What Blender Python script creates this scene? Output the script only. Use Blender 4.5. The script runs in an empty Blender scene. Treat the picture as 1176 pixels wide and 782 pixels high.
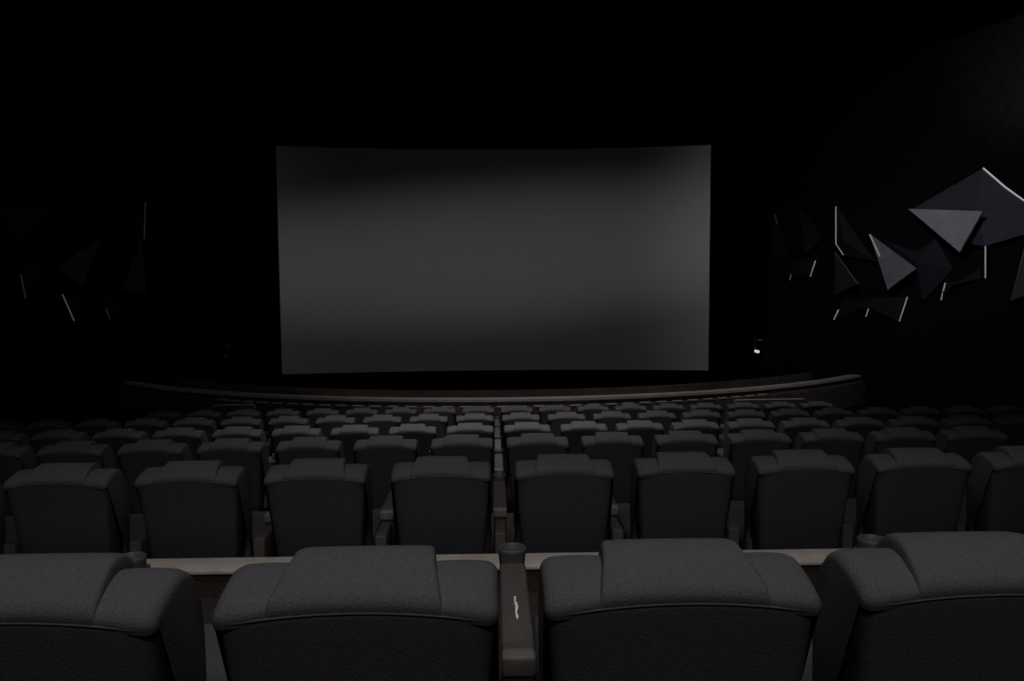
import bpy, bmesh, math
from mathutils import Vector, Matrix
COL=bpy.context.scene.collection
CAMZ=1.617

# ---------------- materials ----------------
def mat(name, col, rough=.7, noise=0.0, scale=40, bump=0.0, emit=None, es=0, sheen=0, metal=0, spec=.5):
    m=bpy.data.materials.new(name); m.use_nodes=True
    nt=m.node_tree; b=nt.nodes['Principled BSDF']
    b.inputs['Base Color'].default_value=(*col,1); b.inputs['Roughness'].default_value=rough
    b.inputs['Metallic'].default_value=metal
    b.inputs['Specular IOR Level'].default_value=spec
    if sheen: b.inputs['Sheen Weight'].default_value=sheen
    if noise or bump:
        tc=nt.nodes.new('ShaderNodeTexCoord'); n=nt.nodes.new('ShaderNodeTexNoise')
        n.inputs['Scale'].default_value=scale; n.inputs['Detail'].default_value=4
        nt.links.new(tc.outputs['Object'],n.inputs['Vector'])
        if noise:
            r=nt.nodes.new('ShaderNodeValToRGB')
            r.color_ramp.elements[0].position=.3; r.color_ramp.elements[1].position=.7
            r.color_ramp.elements[0].color=(*[c*(1-noise) for c in col],1)
            r.color_ramp.elements[1].color=(*[min(1,c*(1+noise)) for c in col],1)
            nt.links.new(n.outputs['Fac'],r.inputs['Fac']); nt.links.new(r.outputs['Color'],b.inputs['Base Color'])
        if bump:
            bp=nt.nodes.new('ShaderNodeBump'); bp.inputs['Strength'].default_value=bump; bp.inputs['Distance'].default_value=.01
            nt.links.new(n.outputs['Fac'],bp.inputs['Height']); nt.links.new(bp.outputs['Normal'],b.inputs['Normal'])
    if emit:
        b.inputs['Emission Color'].default_value=(*emit,1); b.inputs['Emission Strength'].default_value=es
    return m
M_fab=mat('charcoal_fabric',(.172,.167,.175),.9,.2,220,.35,spec=.2)
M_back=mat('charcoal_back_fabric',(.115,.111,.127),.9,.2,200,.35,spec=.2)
M_pipe=mat('piping_fabric',(.165,.161,.172),.8,spec=.3)
M_arm=mat('grey_brown_vinyl',(.20,.172,.16),.55,.12,40,.1)
M_cap=mat('pale_armrest_end',(.36,.33,.30),.6,.1,30)
M_base=mat('black_plastic',(.02,.02,.022),.5)
M_cup=mat('grey_cup_plastic',(.17,.16,.155),.4)
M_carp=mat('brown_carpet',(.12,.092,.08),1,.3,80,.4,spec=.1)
M_curb=mat('pale_curb',(.82,.74,.65),.8,.1,12,.1)
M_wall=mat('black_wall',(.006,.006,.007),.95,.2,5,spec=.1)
M_wall2=mat('haze_lifted_wall',(.018,.018,.019),.95,.2,5,spec=.1)  # right-hand walls, part of the haze brightness put into their colour
M_ceil=mat('black_ceiling',(.004,.004,.005),.95,.2,5,spec=.1)
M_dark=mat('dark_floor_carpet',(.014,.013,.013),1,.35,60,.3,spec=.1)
M_screen=mat('screen_vinyl',(.5,.49,.49),.95,.015,3,spec=.1)
M_frame=mat('black_velvet',(.004,.004,.004),1,spec=.05)
M_rail=mat('grey_brown_rail',(.50,.465,.44),.7,.1,3)
M_face=mat('brown_rail_face',(.14,.115,.106),.8,.2,3)
M_pl=mat('lit_grey_panel',(.44,.44,.49),.7,.08,3)  # panel tones hold how brightly each facet is lit, brightest here
M_pm=mat('half_lit_panel',(.25,.25,.285),.7,.08,3)
M_pd=mat('lilac_grey_panel',(.085,.085,.118),.7,.1,3)
M_pn=mat('navy_panel',(.03,.03,.046),.7,.1,3)
M_pk=mat('unlit_panel',(.024,.024,.028),.8,.15,3)  # dark copy of the panel grey, lack of light put into the colour
M_pq=mat('dim_lit_panel',(.055,.055,.062),.8,.15,3)
M_led=mat('led_strip',(.5,.5,.5),.5,emit=(.9,.9,.95),es=.35)
M_led1=mat('soft_led_strip',(.4,.4,.4),.5,emit=(.9,.88,.9),es=.14)
M_led2=mat('dim_led_strip',(.06,.06,.06),.5,emit=(.9,.88,.9),es=.015)
M_led3=mat('faint_led_strip',(.1,.1,.1),.5,emit=(.9,.88,.9),es=.06)
M_lamp=mat('lamp_glow',(.8,.8,.8),.5,emit=(1,.98,.93),es=1.2)
M_squiggle=mat('white_squiggle',(.75,.75,.72),.6,emit=(1,1,1),es=.2)  # white strokes with a faint glow of their own
M_steel=mat('pale_painted_rail',(.5,.5,.48),.4)

# ---------------- helpers ----------------
def mobj(name,me,m,parent=None,smooth=False):
    if me.materials: me.materials.clear()
    me.materials.append(m)
    if smooth:
        for p in me.polygons: p.use_smooth=True
    o=bpy.data.objects.new(name,me); COL.objects.link(o)
    if parent: o.parent=parent
    return o
def pyd(name,v,f,m,parent=None,smooth=False):
    me=bpy.data.meshes.new(name); me.from_pydata(v,[],f)
    bm=bmesh.new(); bm.from_mesh(me); bmesh.ops.recalc_face_normals(bm,faces=bm.faces); bm.to_mesh(me); bm.free()
    return mobj(name,me,m,parent,smooth)
def boxm(bm,x0,x1,y0,y1,z0,z1):
    r=bmesh.ops.create_cube(bm,size=1)
    for v in r['verts']:
        v.co=Vector(((x0+x1)/2+v.co.x*(x1-x0),(y0+y1)/2+v.co.y*(y1-y0),(z0+z1)/2+v.co.z*(z1-z0)))
    return r['verts']
def box(name,b,m,parent=None,bev=0,seg=3,smooth=True):
    bm=bmesh.new(); boxm(bm,*b)
    if bev: bmesh.ops.bevel(bm,geom=bm.edges[:],offset=bev,segments=seg,affect='EDGES',profile=.5)
    me=bpy.data.meshes.new(name); bm.to_mesh(me); bm.free()
    return mobj(name,me,m,parent,smooth and bev>0)
def struct(o): o['kind']='structure'; return o
def empty(name,loc,label,cat,group=None):
    e=bpy.data.objects.new(name,None); e.location=loc; e.empty_display_size=.2; COL.objects.link(e)
    e['label']=label; e['category']=cat
    if group: e['group']=group
    return e
def sweep(name,path,m,parent=None,n=44,e=.3,e2=.5,smooth=True):
    vs=[];fs=[]
    P=[Vector(p[:3]) for p in path]
    for i,p in enumerate(path):
        t=(P[min(i+1,len(P)-1)]-P[max(i-1,0)]); t.x=0; t.normalize()
        nn=Vector((0,-t.z,t.y))
        for k in range(n):
            a=2*math.pi*k/n; c=math.cos(a); s=math.sin(a)
            u=math.copysign(abs(c)**e,c)*p[3]; w=math.copysign(abs(s)**e2,s)*p[4]
            q=P[i]+Vector((u,0,0))+nn*w; vs.append(q)
    for i in range(len(path)-1):
        for k in range(n):
            a=i*n+k;b=i*n+(k+1)%n
            fs.append((a,b,b+n,a+n))
    fs.append(tuple(range(n))); fs.append(tuple(range((len(path)-1)*n,len(path)*n)))
    return pyd(name,vs,fs,m,parent,smooth)
def tube(name,pts,r,m,parent=None,n=8):
    vs=[];fs=[];P=[Vector(p) for p in pts]
    for i,p in enumerate(P):
        t=(P[min(i+1,len(P)-1)]-P[max(i-1,0)]).normalized()
        up=Vector((0,0,1)) if abs(t.z)<.9 else Vector((0,1,0))
        a=t.cross(up).normalized(); b=t.cross(a)
        for k in range(n):
            g=2*math.pi*k/n; vs.append(p+a*math.cos(g)*r+b*math.sin(g)*r)
    for i in range(len(P)-1):
        for k in range(n):
            q=i*n+k;w=i*n+(k+1)%n; fs.append((q,w,w+n,q+n))
    fs.append(tuple(range(n))); fs.append(tuple(range((len(P)-1)*n,len(P)*n)))
    return pyd(name,vs,fs,m,parent,True)

# ---------------- recliner prototype ----------------
def ring_loft(name,rings,m,parent):
    n=56;vs=[];fs=[]
    for z,w,y0,y1,e,arch in rings:
        yc=(y0+y1)/2;h=(y1-y0)/2
        for k in range(n):
            a=2*math.pi*k/n;c=math.cos(a);s=math.sin(a)
            x=math.copysign(abs(c)**e,c)*w; y=yc+math.copysign(abs(s)**e,s)*h
            vs.append((x,y,z-arch*(x/max(w,.01))**2))
    for i in range(len(rings)-1):
        for k in range(n):
            a=i*n+k;b=i*n+(k+1)%n; fs.append((a,b,b+n,a+n))
    fs.append(tuple(range(n)));fs.append(tuple(range((len(rings)-1)*n,len(rings)*n)))
    return pyd(name,vs,fs,m,parent,True)

def upholstery(back,A):
    """padded cover draped over the top: square side shoulders + stepped flat centre (headrest)"""
    prof=[(.010,.955,.176,0,A),(.003,.968,.176,0,A),(.002,.978,.176,.002,A),(.006,.988,.176,.007,A*.95),(.020,.998,.174,.013,A*.8),(.050,1.006,.169,.019,A*.6),(.085,1.013,.163,.025,A*.42),
          (.12,1.018,.158,.032,A*.3),(.155,1.020,.155,.036,A*.2),(.185,1.014,.153,.036,A*.2),(.215,.997,.151,.034,A*.2),(.245,.965,.15,.030,A*.2),(.27,.915,.15,.028,A*.2),(.283,.85,.15,.028,A*.2),
          (.288,.77,.15,.026,A*.2),(.288,.74,.15,.010,A*.2),(.285,.65,.15,.0,0),(.278,.55,.15,0,0),(.265,.44,.15,0,0)]
    W_=.295;Rr_=.028
    cfr=[(0,1,0),(.3,1,0),(.6,1,0),(.82,.99,0),(.93,.97,0),(.975,.90,0),(1.0,.70,0),(1.01,.36,.0),(1.018,0,0)]
    sfr=[0,.06,.2,.4,.6,.76,.84,.89,.93,.965,.987,1.0]
    n=len(prof)
    def cols(sign):
        C=[]
        for j in range(len(cfr)+len(sfr)-1):
            col=[]
            for i,(y,z,c,hh,ar) in enumerate(prof):
                y0,z0=prof[max(i-1,0)][:2]; y1,z1=prof[min(i+1,n-1)][:2]
                ty,tz=y1-y0,z1-z0; L=math.hypot(ty,tz); ny,nz=-tz/L,ty/L
                if j<len(cfr):
                    x=c*cfr[j][0]; off=hh*cfr[j][1]
                else:
                    x0=c*1.018; f=sfr[j-len(cfr)+1]; x=x0+(W_-x0)*f
                    off=.003*math.sin(math.pi*min(1,f))
                    e=max(0,(x-(W_-Rr_))/Rr_); off-=Rr_*(1-math.sqrt(max(0,1-e*e)))*.85
                col.append((sign*x,y+ny*off,z+nz*off-ar*(x/W_)**2))
            C.append(col)
        return C
    R_=cols(1);L_=cols(-1)
    nc=len(cfr)
    def build(name,columns,m,cap):
        vs=[p for c in columns for p in c];fs=[]
        for a in range(len(columns)-1):
            for i in range(n-1):
                q=a*n+i; fs.append((q,q+1,q+n+1,q+n))
        if cap: fs.append(tuple((len(columns)-1)*n+i for i in range(n)))
        me=bpy.data.meshes.new(name); me.from_pydata(vs,[],fs)
        return mobj(name,me,m,back,True)
    build('headrest',list(reversed(L_[:nc]))+R_[1:nc],M_fab,False)
    build('shoulder_pad',R_[nc-1:],M_fab,True)
    build('shoulder_pad',L_[nc-1:],M_fab,True)

def make_chair(loc,label,group):
    ch=empty('recliner_chair',loc,label,'chair',group)
    A=.026
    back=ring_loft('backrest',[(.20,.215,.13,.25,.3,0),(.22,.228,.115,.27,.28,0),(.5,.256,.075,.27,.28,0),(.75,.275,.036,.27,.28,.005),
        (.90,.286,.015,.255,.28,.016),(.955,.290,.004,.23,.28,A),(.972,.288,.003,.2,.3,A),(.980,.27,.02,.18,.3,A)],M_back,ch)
    upholstery(back,A)
    sweep('lumbar_cushion',[(0,.26,.73,.14,.02),(0,.275,.72,.15,.04),(0,.285,.6,.155,.05),(0,.28,.48,.15,.045),(0,.27,.44,.14,.02)],M_fab,back)
    pts=[]
    for i in range(25):
        x=-.286+.572*i/24; pts.append((x,.002+.012*max(0,(abs(x)-.25)/.036)**2,.968-A*(x/.29)**2))
    tube('piping',pts,.0028,M_pipe,back,6)
    box('seat',(-.28,.28,.24,1.12,.32,.47),M_fab,ch,.05,4)
    box('footrest',(-.26,.26,1.11,1.18,.08,.43),M_fab,ch,.025,3)
    box('base',(-.26,.26,.16,1.1,0,.33),M_base,ch,.02,2)
    arm=box('armrest',(.308,.392,.47,1.34,.0,.61),M_arm,ch,.012,3)
    box('arm_pad',(.304,.396,.50,1.17,.605,.637),M_arm,arm,.012,3)
    e=box('arm_end',(.304,.396,.455,.51,.575,.634),M_cap,arm,.010,3); e['label']='pale rear end cap'
    box('arm_pillar',(.315,.385,.2,.48,0,.56),M_arm,arm,.01,2)
    vs=[];fs=[];n=28;cx,cy=.35,1.27
    prof=[(.044,.50),(.047,.60),(.052,.645),(.053,.658),(.049,.662),(.045,.658),(.041,.61),(.034,.57)]
    for r,z in prof:
        for k in range(n):
            a=2*math.pi*k/n; vs.append((cx+r*math.cos(a),cy+r*math.sin(a),z))
    for i in range(len(prof)-1):
        for k in range(n):
            a=i*n+k;b=i*n+(k+1)%n; fs.append((a,b,b+n,a+n))
    fs.append(tuple(range(n)));fs.append(tuple(range((len(prof)-1)*n,len(prof)*n)))
    pyd('cup_holder',vs,fs,M_cup,arm,True)
    return ch

def clone(src,loc,label,group):
    def rec(o,par):
        c=o.copy(); COL.objects.link(c); c.parent=par
        for k in o.children: rec(k,c)
        return c
    c=rec(src,None); c.location=loc; c['label']=label; c['group']=group
    return c

S=.72; SK=.028
ROWS=[(1.69,.600,4),(4.43,1.00,10),(7.03,1.374,14),(9.3,1.67,20),(11.55,1.92,24),(13.8,2.16,18)]
proto=None
FZ=[CAMZ-h-1.052 for d,h,n in ROWS]
GN=['recliners in the closest row','recliners beyond the pale curb','recliners in the third row','recliners in the fourth row','recliners in the fifth row','recliners by the curved parapet']
LB=['charcoal fabric recliner with raised headrest and brown cup-holder armrest','charcoal fabric recliner standing just beyond the pale curb','dark grey fabric cinema recliner on a middle tier','dark grey fabric cinema recliner on a lower tier','dark grey fabric cinema recliner near the bottom tier','dark grey fabric cinema recliner facing the curved parapet']
first_row=[]
for r,(d,h,n) in enumerate(ROWS):
    xs=[(k-(n-1)/2)*S for k in range(n)]
    if r==0: xs=[-1.79,-1.07,-.348,.370,1.085]
    if r==1: xs=[x*1.02 for x in xs]
    for x in xs:
        loc=(x,d-.14+SK*x,FZ[r])
        if proto is None:
            proto=make_chair(loc,LB[0],GN[0]); o=proto
        else: o=clone(proto,loc,LB[r],GN[r])
        if r==0: first_row.append(o); o.scale=(1.045,1,1)
        else: o.scale=(1,1,1)
arm=[c for c in first_row[2].children if c.name.startswith('armrest')][0]
sq=[(.352,.86),(.347,.85),(.352,.84),(.347,.828),(.352,.815),(.348,.805),(.351,.79),(.350,.74),(.352,.69),(.355,.705),(.350,.74),(.356,.775),(.354,.81)]
mk=tube('marking',[(x,y,.6375) for x,y in sq],.0018,M_squiggle,arm,6); mk['label']='thin white squiggle on the brown armrest'

# ---------------- room ----------------
ys=[-2.5]+[d-.30 for d,h,n in ROWS[1:]]+[25.35]
for i in range(6):
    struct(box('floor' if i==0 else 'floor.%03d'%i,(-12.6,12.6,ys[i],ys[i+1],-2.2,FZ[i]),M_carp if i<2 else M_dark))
struct(box('trim_1',(-12.6,12.6,3.93,4.13,.10,.125),M_curb,None,.006,2))
struct(box('trim_2',(-12.6,12.6,3.95,4.125,FZ[0],.10),M_carp))
A=Vector((12.6,17,0));B=Vector((9.26,25.35,0));T=(B-A).normalized()
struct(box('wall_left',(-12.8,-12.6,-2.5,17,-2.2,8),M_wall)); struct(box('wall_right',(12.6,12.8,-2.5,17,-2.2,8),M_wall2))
struct(box('wall_back',(-12.6,12.6,-2.7,-2.5,-2.2,8),M_wall)); struct(box('wall_front',(-9.26,9.26,25.35,25.55,-2.2,8),M_wall))
for s,nm in((-1,'wall_left_splay'),(1,'wall_right_splay')):
    v=[]
    for z in(-2.2,8):
        v+=[(A.x*s,A.y,z),(B.x*s,B.y,z),((B.x+.2)*s,B.y,z),((A.x+.2)*s,A.y,z)]
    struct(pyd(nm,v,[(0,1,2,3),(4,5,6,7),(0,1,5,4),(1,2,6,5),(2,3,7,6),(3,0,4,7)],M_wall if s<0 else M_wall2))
struct(box('ceiling',(-12.8,12.8,-2.7,25.55,8,8.2),M_ceil))

# ---------------- screen ----------------
scr=empty('cinema_screen',(.01,22.2,-.77),'large curved pale grey projection screen with black surround','screen')
W=6.25;sag=.6;Rr=(W*W+sag*sag)/(2*sag);nx=48;nz=20
zb=0.0;zt=6.56
vs=[];fs=[]
for j in range(nz+1):
    for i in range(nx+1):
        x=-W+2*W*i/nx; y=-(Rr-math.sqrt(Rr*Rr-x*x)); vs.append((x,y,zb+(zt-zb)*j/nz))
for j in range(nz):
    for i in range(nx):
        a=j*(nx+1)+i; fs.append((a,a+1,a+nx+2,a+nx+1))
pyd('screen_surface',vs,fs,M_screen,scr,True)
def arcbox(name,R0,R1,cy,ang,z0,z1,m,parent=None,n=64,flip=1,a0=None):
    vs=[];fs=[];a0=-ang if a0 is None else a0
    for i in range(n+1):
        a=a0+(ang-a0)*i/n
        for R_,z in((R0,z0),(R1,z0),(R1,z1),(R0,z1)):
            vs.append((R_*math.sin(a),cy+flip*R_*math.cos(a),z))
    for i in range(n):
        for k in range(4):
            a=i*4+k;b=i*4+(k+1)%4; fs.append((a,b,b+4,a+4))
    fs.append((0,1,2,3));fs.append((n*4,n*4+1,n*4+2,n*4+3))
    return pyd(name,vs,fs,m,parent)
an=math.asin(W/Rr)
arcbox('frame',Rr+.03,Rr+.15,-Rr,an,-.05,zt+.05,M_frame,scr)
for x in(-5.5,-2.75,0,2.75,5.5):
    y=-(Rr-math.sqrt(Rr*Rr-x*x))
    box('post',(x-.08,x+.08,y+.16,y+.34,FZ[5]+.77,zt),M_frame,scr)

# ---------------- curved parapet ----------------
par=empty('curved_parapet',(0,16.6,FZ[5]),'low curved grey-brown parapet wall with pale cap and shelf','parapet')
Rp=15.26;ap=math.asin(10.3/Rp);H=CAMZ-2.44-FZ[5]
arcbox('wall_body',Rp-.22,Rp-.02,Rp,ap,0,H-.06,M_face,par,flip=-1)
arcbox('cap',Rp-.28,Rp+.03,Rp,ap,H-.06,H,M_rail,par,flip=-1)
arcbox('ledge',Rp-.019,Rp+.14,Rp,ap,0,H-.17,M_face,par,flip=-1)
# pale segments on the ledge, added as lit rims of the front-row seat tops
nseg=34
for i in range(nseg):
    a0=-ap*.62+2*ap*.62*i/nseg; a1=a0+2*ap*.62/nseg*.62
    arcbox('seat_rim_glint',Rp+.05,Rp+.15,Rp,a1,H-.169,H-.145,M_rail,par,flip=-1,n=4,a0=a0)
arcbox('rail',Rp-1.1,Rp-1.03,Rp,ap*.93,0,H+.06,M_face,par,flip=-1)

for x0,x1,y in((5.15,6.75,15.9),(-6.1,-5.2,15.9)):  # bars on posts, put in for pale streaks near the parapet
    e=empty('bar',((x0+x1)/2,y,FZ[5]),'short pale metal handrail standing by the curved parapet','bar','bars by the parapet')
    w=(x1-x0)/2; hz=.80
    tube('rail',[(-w,0,hz-.05),(-w+.05,0,hz),(w-.05,0,hz+.01),(w,0,hz-.05)],.016,M_steel,e)
    for sx in(-1,1): tube('post',[(sx*(w-.1),0,0),(sx*(w-.1),0,hz-.01)],.014,M_base,e)

# ---------------- faceted wall panels ----------------
def wp(s,z,off,side):
    s=s-.79*off
    n=Vector((T.y*-1,T.x,0))
    p=A+T*s+n*off
    return Vector((p.x*side,p.y,z))
def panel(pts,offs,m,side,label,grp,strips=(),ledm=None):
    cs=sum(p[0] for p in pts)/len(pts);cz=sum(p[1] for p in pts)/len(pts)
    base=wp(cs,cz,0,side)
    e=empty('faceted_panel',base,label,'wall decoration',grp)
    fr=[wp(s,z,o,side)-base for (s,z),o in zip(pts,offs)]
    bk=[wp(s,z,.004,side)-base for (s,z) in [(cs+(p[0]-cs)*.12,cz+(p[1]-cz)*.12) for p in pts]]
    n=len(pts)
    nn=Vector((-T.y*side,T.x,0))
    th=[q-nn*.05 for q in fr]
    v=fr+th
    f=[tuple(range(n)),tuple(range(n,2*n))]+[(i,(i+1)%n,n+(i+1)%n,n+i) for i in range(n)]
    if n>3:
        c=sum(fr,Vector())/n+nn*.12
        v=fr+th+[c]
        f=[(i,(i+1)%n,2*n) for i in range(n)]+f[1:]
    pyd('panel_face',v,f,m,e)
    ctr=sum(th,Vector())/n
    v=[ctr+(q-ctr)*.12 for q in th]+[bk[i] for i in range(n)]
    f=[tuple(range(n)),tuple(range(n,2*n))]+[(i,(i+1)%n,n+(i+1)%n,n+i) for i in range(n)]
    pyd('mount',v,f,M_frame,e)
    for st in strips:
        mm=ledm or M_led1
        if isinstance(st,tuple): st,mm=st
        tube('led_strip',[wp(s,z,o,side)-base for s,z,o in st],.02,mm,e,6)
    return e
GR='faceted star panels on the splayed wall'
rp=[
 ([(1.42,4.51),(.85,3.98),(.35,3.55),(.33,2.86),(1.29,2.63),(2.0,2.75),(2.2,3.5),(3.3,3.75)],[.35,.3,.15,.15,.3,.2,.25,.25],M_pd,'large lilac-grey star-shaped wall panel with white lit edge',[([(1.42,4.51,.37),(.85,3.98,.32),(.35,3.6,.2)],M_led),([(1.29,2.63,.32),(1.26,1.85,.3)],M_led1)]),
 ([(3.45,3.71),(1.43,3.44),(1.97,2.5)],[.65,.7,.55],M_pl,'downward-pointing triangular wall panel in a lit grey tone',[]),
 ([(4.65,3.13),(3.16,2.13),(4.02,1.57)],[.55,.5,.5],M_pm,'grey triangular wall panel with tip pointing up',[[(4.65,3.13,.57),(4.3,2.5,.55)]]),
 ([(5.91,2.7),(5.04,1.76),(5.88,1.42)],[.3,.4,.3],M_pq,'dim grey triangular wall panel',[([(5.91,2.7,.32),(5.04,1.76,.42)],M_led2)]),
 ([(4.21,2.98),(3.2,2.6),(2.6,2.9),(2.1,2.1),(2.92,1.26),(3.3,2.0)],[.06,.1,.06,.07,.1,.06],M_pn,'dark navy star-shaped wall panel behind lighter triangles',[]),
 ([(.29,2.82),(.6,1.32),(.24,1.43)],[.3,.25,.2],M_pd,'narrow lilac-grey wall panel with lit edge',[([(.34,2.6,.32),(.6,1.32,.27)],M_led2)]),
 ([(5.61,1.24),(4.6,1.32),(3.4,1.38),(3.63,.7),(4.74,1.1),(5.92,.67)],[.1,.15,.1,.15,.15,.1],M_pk,'dark jagged wall panel with three lit tips',[[(3.4,1.38,.12),(3.63,.7,.17)],([(4.62,1.15,.17),(4.74,.8,.17)],M_led1),([(5.75,.98,.12),(5.92,.67,.12)],M_led1)]),
 ([(5.91,4.07),(4.48,2.38),(5.58,2.6),(5.88,2.96)],[.3,.1,.2,.3],M_pk,'slim dark wall panel with bright vertical edge',[[(5.91,4.07,.32),(5.88,2.96,.32),(5.6,2.62,.22)]]),
 ([(8.49,4.14),(7.9,2.75),(8.6,2.7)],[.2,.15,.2],M_pk,'small shade-toned triangular wall panel',[([(8.49,4.1,.22),(8.35,3.75,.2)],M_led2)]),
 ([(7.4,4.2),(6.4,3.2),(7.1,2.7)],[.3,.2,.25],M_pk,'small dark triangular wall panel',[]),
 ([(6.7,2.5),(6.9,2.0),(7.8,2.0),(7.6,2.5)],[.1,.1,.1,.1],M_pk,'small shade-toned wall panel with lit tip',[[(6.7,2.5,.12),(6.9,2.0,.12)],([(7.72,2.1,.12),(7.78,1.9,.12)],M_led3)]),
 ([(1.4,2.1),(1.35,1.85),(2.3,1.75),(2.4,1.3),(2.5,1.45)],[.08,.08,.08,.08,.08],M_pk,'dark lower wall panel with lit tip',[[(2.3,1.75,.1),(2.4,1.3,.1)]]),
]
for pts,offs,m,lab,st in rp: panel(pts,offs,m,1,lab,GR,st)
lp=[
 ([(1.5,3.7),(3.1,3.9),(2.0,2.9)],[.4,.5,.3],M_pk,'dark downward-pointing triangular wall panel',[]),
 ([(4.3,3.1),(3.0,2.3),(3.7,1.8)],[.4,.3,.35],M_pq,'dim grey triangular wall panel with tip up',[]),
 ([(5.9,4.3),(5.8,3.2),(5.4,3.5)],[.2,.2,.1],M_pk,'slim shade-toned wall panel with faint edge',[[(5.9,4.3,.22),(5.8,3.2,.22)]]),
 ([(3.1,1.6),(3.4,.9),(3.8,1.7)],[.2,.2,.15],M_pk,'small dark wall panel with lit tip',[([(3.1,1.6,.22),(3.4,.9,.22)],M_led3)]),
 ([(2.0,2.5),(2.1,1.5),(2.6,2.3)],[.2,.2,.15],M_pk,'small dark wall panel with lit vertical edge',[([(2.0,2.1,.22),(2.1,1.5,.22)],M_led2)]),
 ([(5.7,3.2),(5.0,1.7),(5.8,1.6)],[.3,.3,.3],M_pq,'dim grey upright triangular wall panel',[]),
 ([(4.3,1.6),(4.5,.9),(5.0,1.4)],[.2,.2,.15],M_pk,'small shade-toned wall panel with faint tip',[[(4.4,1.2,.22),(4.5,.9,.22)]]),
 ([(6.7,4.0),(7.5,3.7),(6.9,2.1)],[.2,.25,.2],M_pk,'shade-toned triangular wall panel',[]),
 ([(8.6,4.4),(7.9,3.7),(8.3,2.9)],[.2,.2,.2],M_pk,'tiny shade-toned triangular wall panel',[]),
]
for pts,offs,m,lab,st in lp: panel(pts,offs,m,-1,lab,GR+' opposite',st,M_led2)

# ---------------- small wall lamps ----------------
def lamp(x,lit):
    e=empty('wall_lamp',(x,25.35,-.52),'small wall lamp, glowing white' if lit else 'small unlit wall lamp','lamp','lamps beside the screen')
    box('back_plate',(-.04,.04,-.03,0,-.1,.5),M_base,e,.005,1)
    box('bracket',(.03,.16,-.25,-.02,.37,.41),M_rail if lit else M_cup,e,.005,1)
    box('lamp_head',(-.045,.045,-.30,-.03,-.04,.04),M_lamp if lit else M_cup,e,.02,2)
lamp(8.98,True); lamp(-9.12,False)

# ---------------- lights & camera ----------------
def area(name,loc,tgt,sx,sy,pw,col=(1,1,1),spread=180):
    l=bpy.data.lights.new(name,'AREA'); l.shape='RECTANGLE'; l.size=sx; l.size_y=sy; l.energy=pw; l.color=col; l.spread=math.radians(spread)
    o=bpy.data.objects.new(name,l); o.location=loc; COL.objects.link(o)
    o.rotation_euler=(Vector(tgt)-Vector(loc)).to_track_quat('-Z','Y').to_euler(); return o
area('house_light',(0,1.6,6.5),(0,4,0),3.5,1.5,44,(.99,.98,1))
area('seat_back_fill',(0,-2.3,5.4),(0,4.5,-.4),3.5,1.0,25,(.98,.96,1),105)  # unseen fill added behind the camera to brighten the seat backs
area('middle_row_fill',(0,8.5,7.6),(0,10.5,-1),3,1.5,40,(1,.99,.99),72)  # overhead fill added to lift the middle and far rows
area('parapet_fill',(3,14.0,7.6),(3,15.9,-1),12,.6,36,(1,.97,.94),66)  # added fill brightening the parapet and the row before it
area('right_panel_fill',(3,9,7.5),(11.2,20,2.5),2,1,36,(.95,.95,1),60)  # soft light added for the facets on the right
area('left_panel_fill',(-3,9,7.5),(-11.2,20,2.0),2,1,7,(.96,.95,1),60)  # weak fill added so the left facets show
area('screen_low_fill',(0,17.6,-1.35),(0,22.2,1.6),12,.3,2.6,(1,.74,.62),150)  # warm fill hidden behind the parapet, added for the screen's lower part
def spot(name,loc,tgt,pw,ang,sc,col=(1,1,1),roll=0,blend=1):
    sp=bpy.data.lights.new(name,'SPOT'); sp.energy=pw; sp.spot_size=math.radians(ang); sp.spot_blend=blend; sp.shadow_soft_size=.15; sp.color=col
    so=bpy.data.objects.new(name,sp); so.location=loc; COL.objects.link(so)
    q=(Vector(tgt)-Vector(loc)).to_track_quat('-Z','Y')
    so.rotation_euler=(q.to_matrix()@Matrix.Rotation(math.radians(roll),3,'Z')).to_euler(); so.scale=sc
spot('screen_wash',(0,3,7.2),(0.0,22,2.75),900,40,(1.9,.38,1),roll=3.5)
spot('screen_lower_wash',(0,3,7.2),(0,22,.7),330,44,(2.0,.50,1),(1,.90,.84))
spot('screen_dim_fill',(0,3,7.2),(0,22,3),55,60,(1.7,.7,1))
spot('haze_light',(9.2,13.5,5.6),(12.5,17.1,6.7),300,48,(1,1,1),(1,.98,1))
w=bpy.data.worlds.new('w'); bpy.context.scene.world=w; w.use_nodes=True
w.node_tree.nodes['Background'].inputs[0].default_value=(.01,.01,.012,1); w.node_tree.nodes['Background'].inputs[1].default_value=.1

cam=bpy.data.cameras.new('camera'); co=bpy.data.objects.new('camera',cam); COL.objects.link(co)
cam.sensor_width=36; cam.lens=850/1176*36; cam.clip_start=.02
Mx=Matrix.Rotation(math.radians(-1.35),4,'Z')@Matrix.Rotation(math.pi/2-math.radians(3.84),4,'X')@Matrix.Rotation(math.radians(-.38),4,'Z')
co.matrix_world=Matrix.Translation((-.043,0,CAMZ))@Mx
bpy.context.scene.camera=co
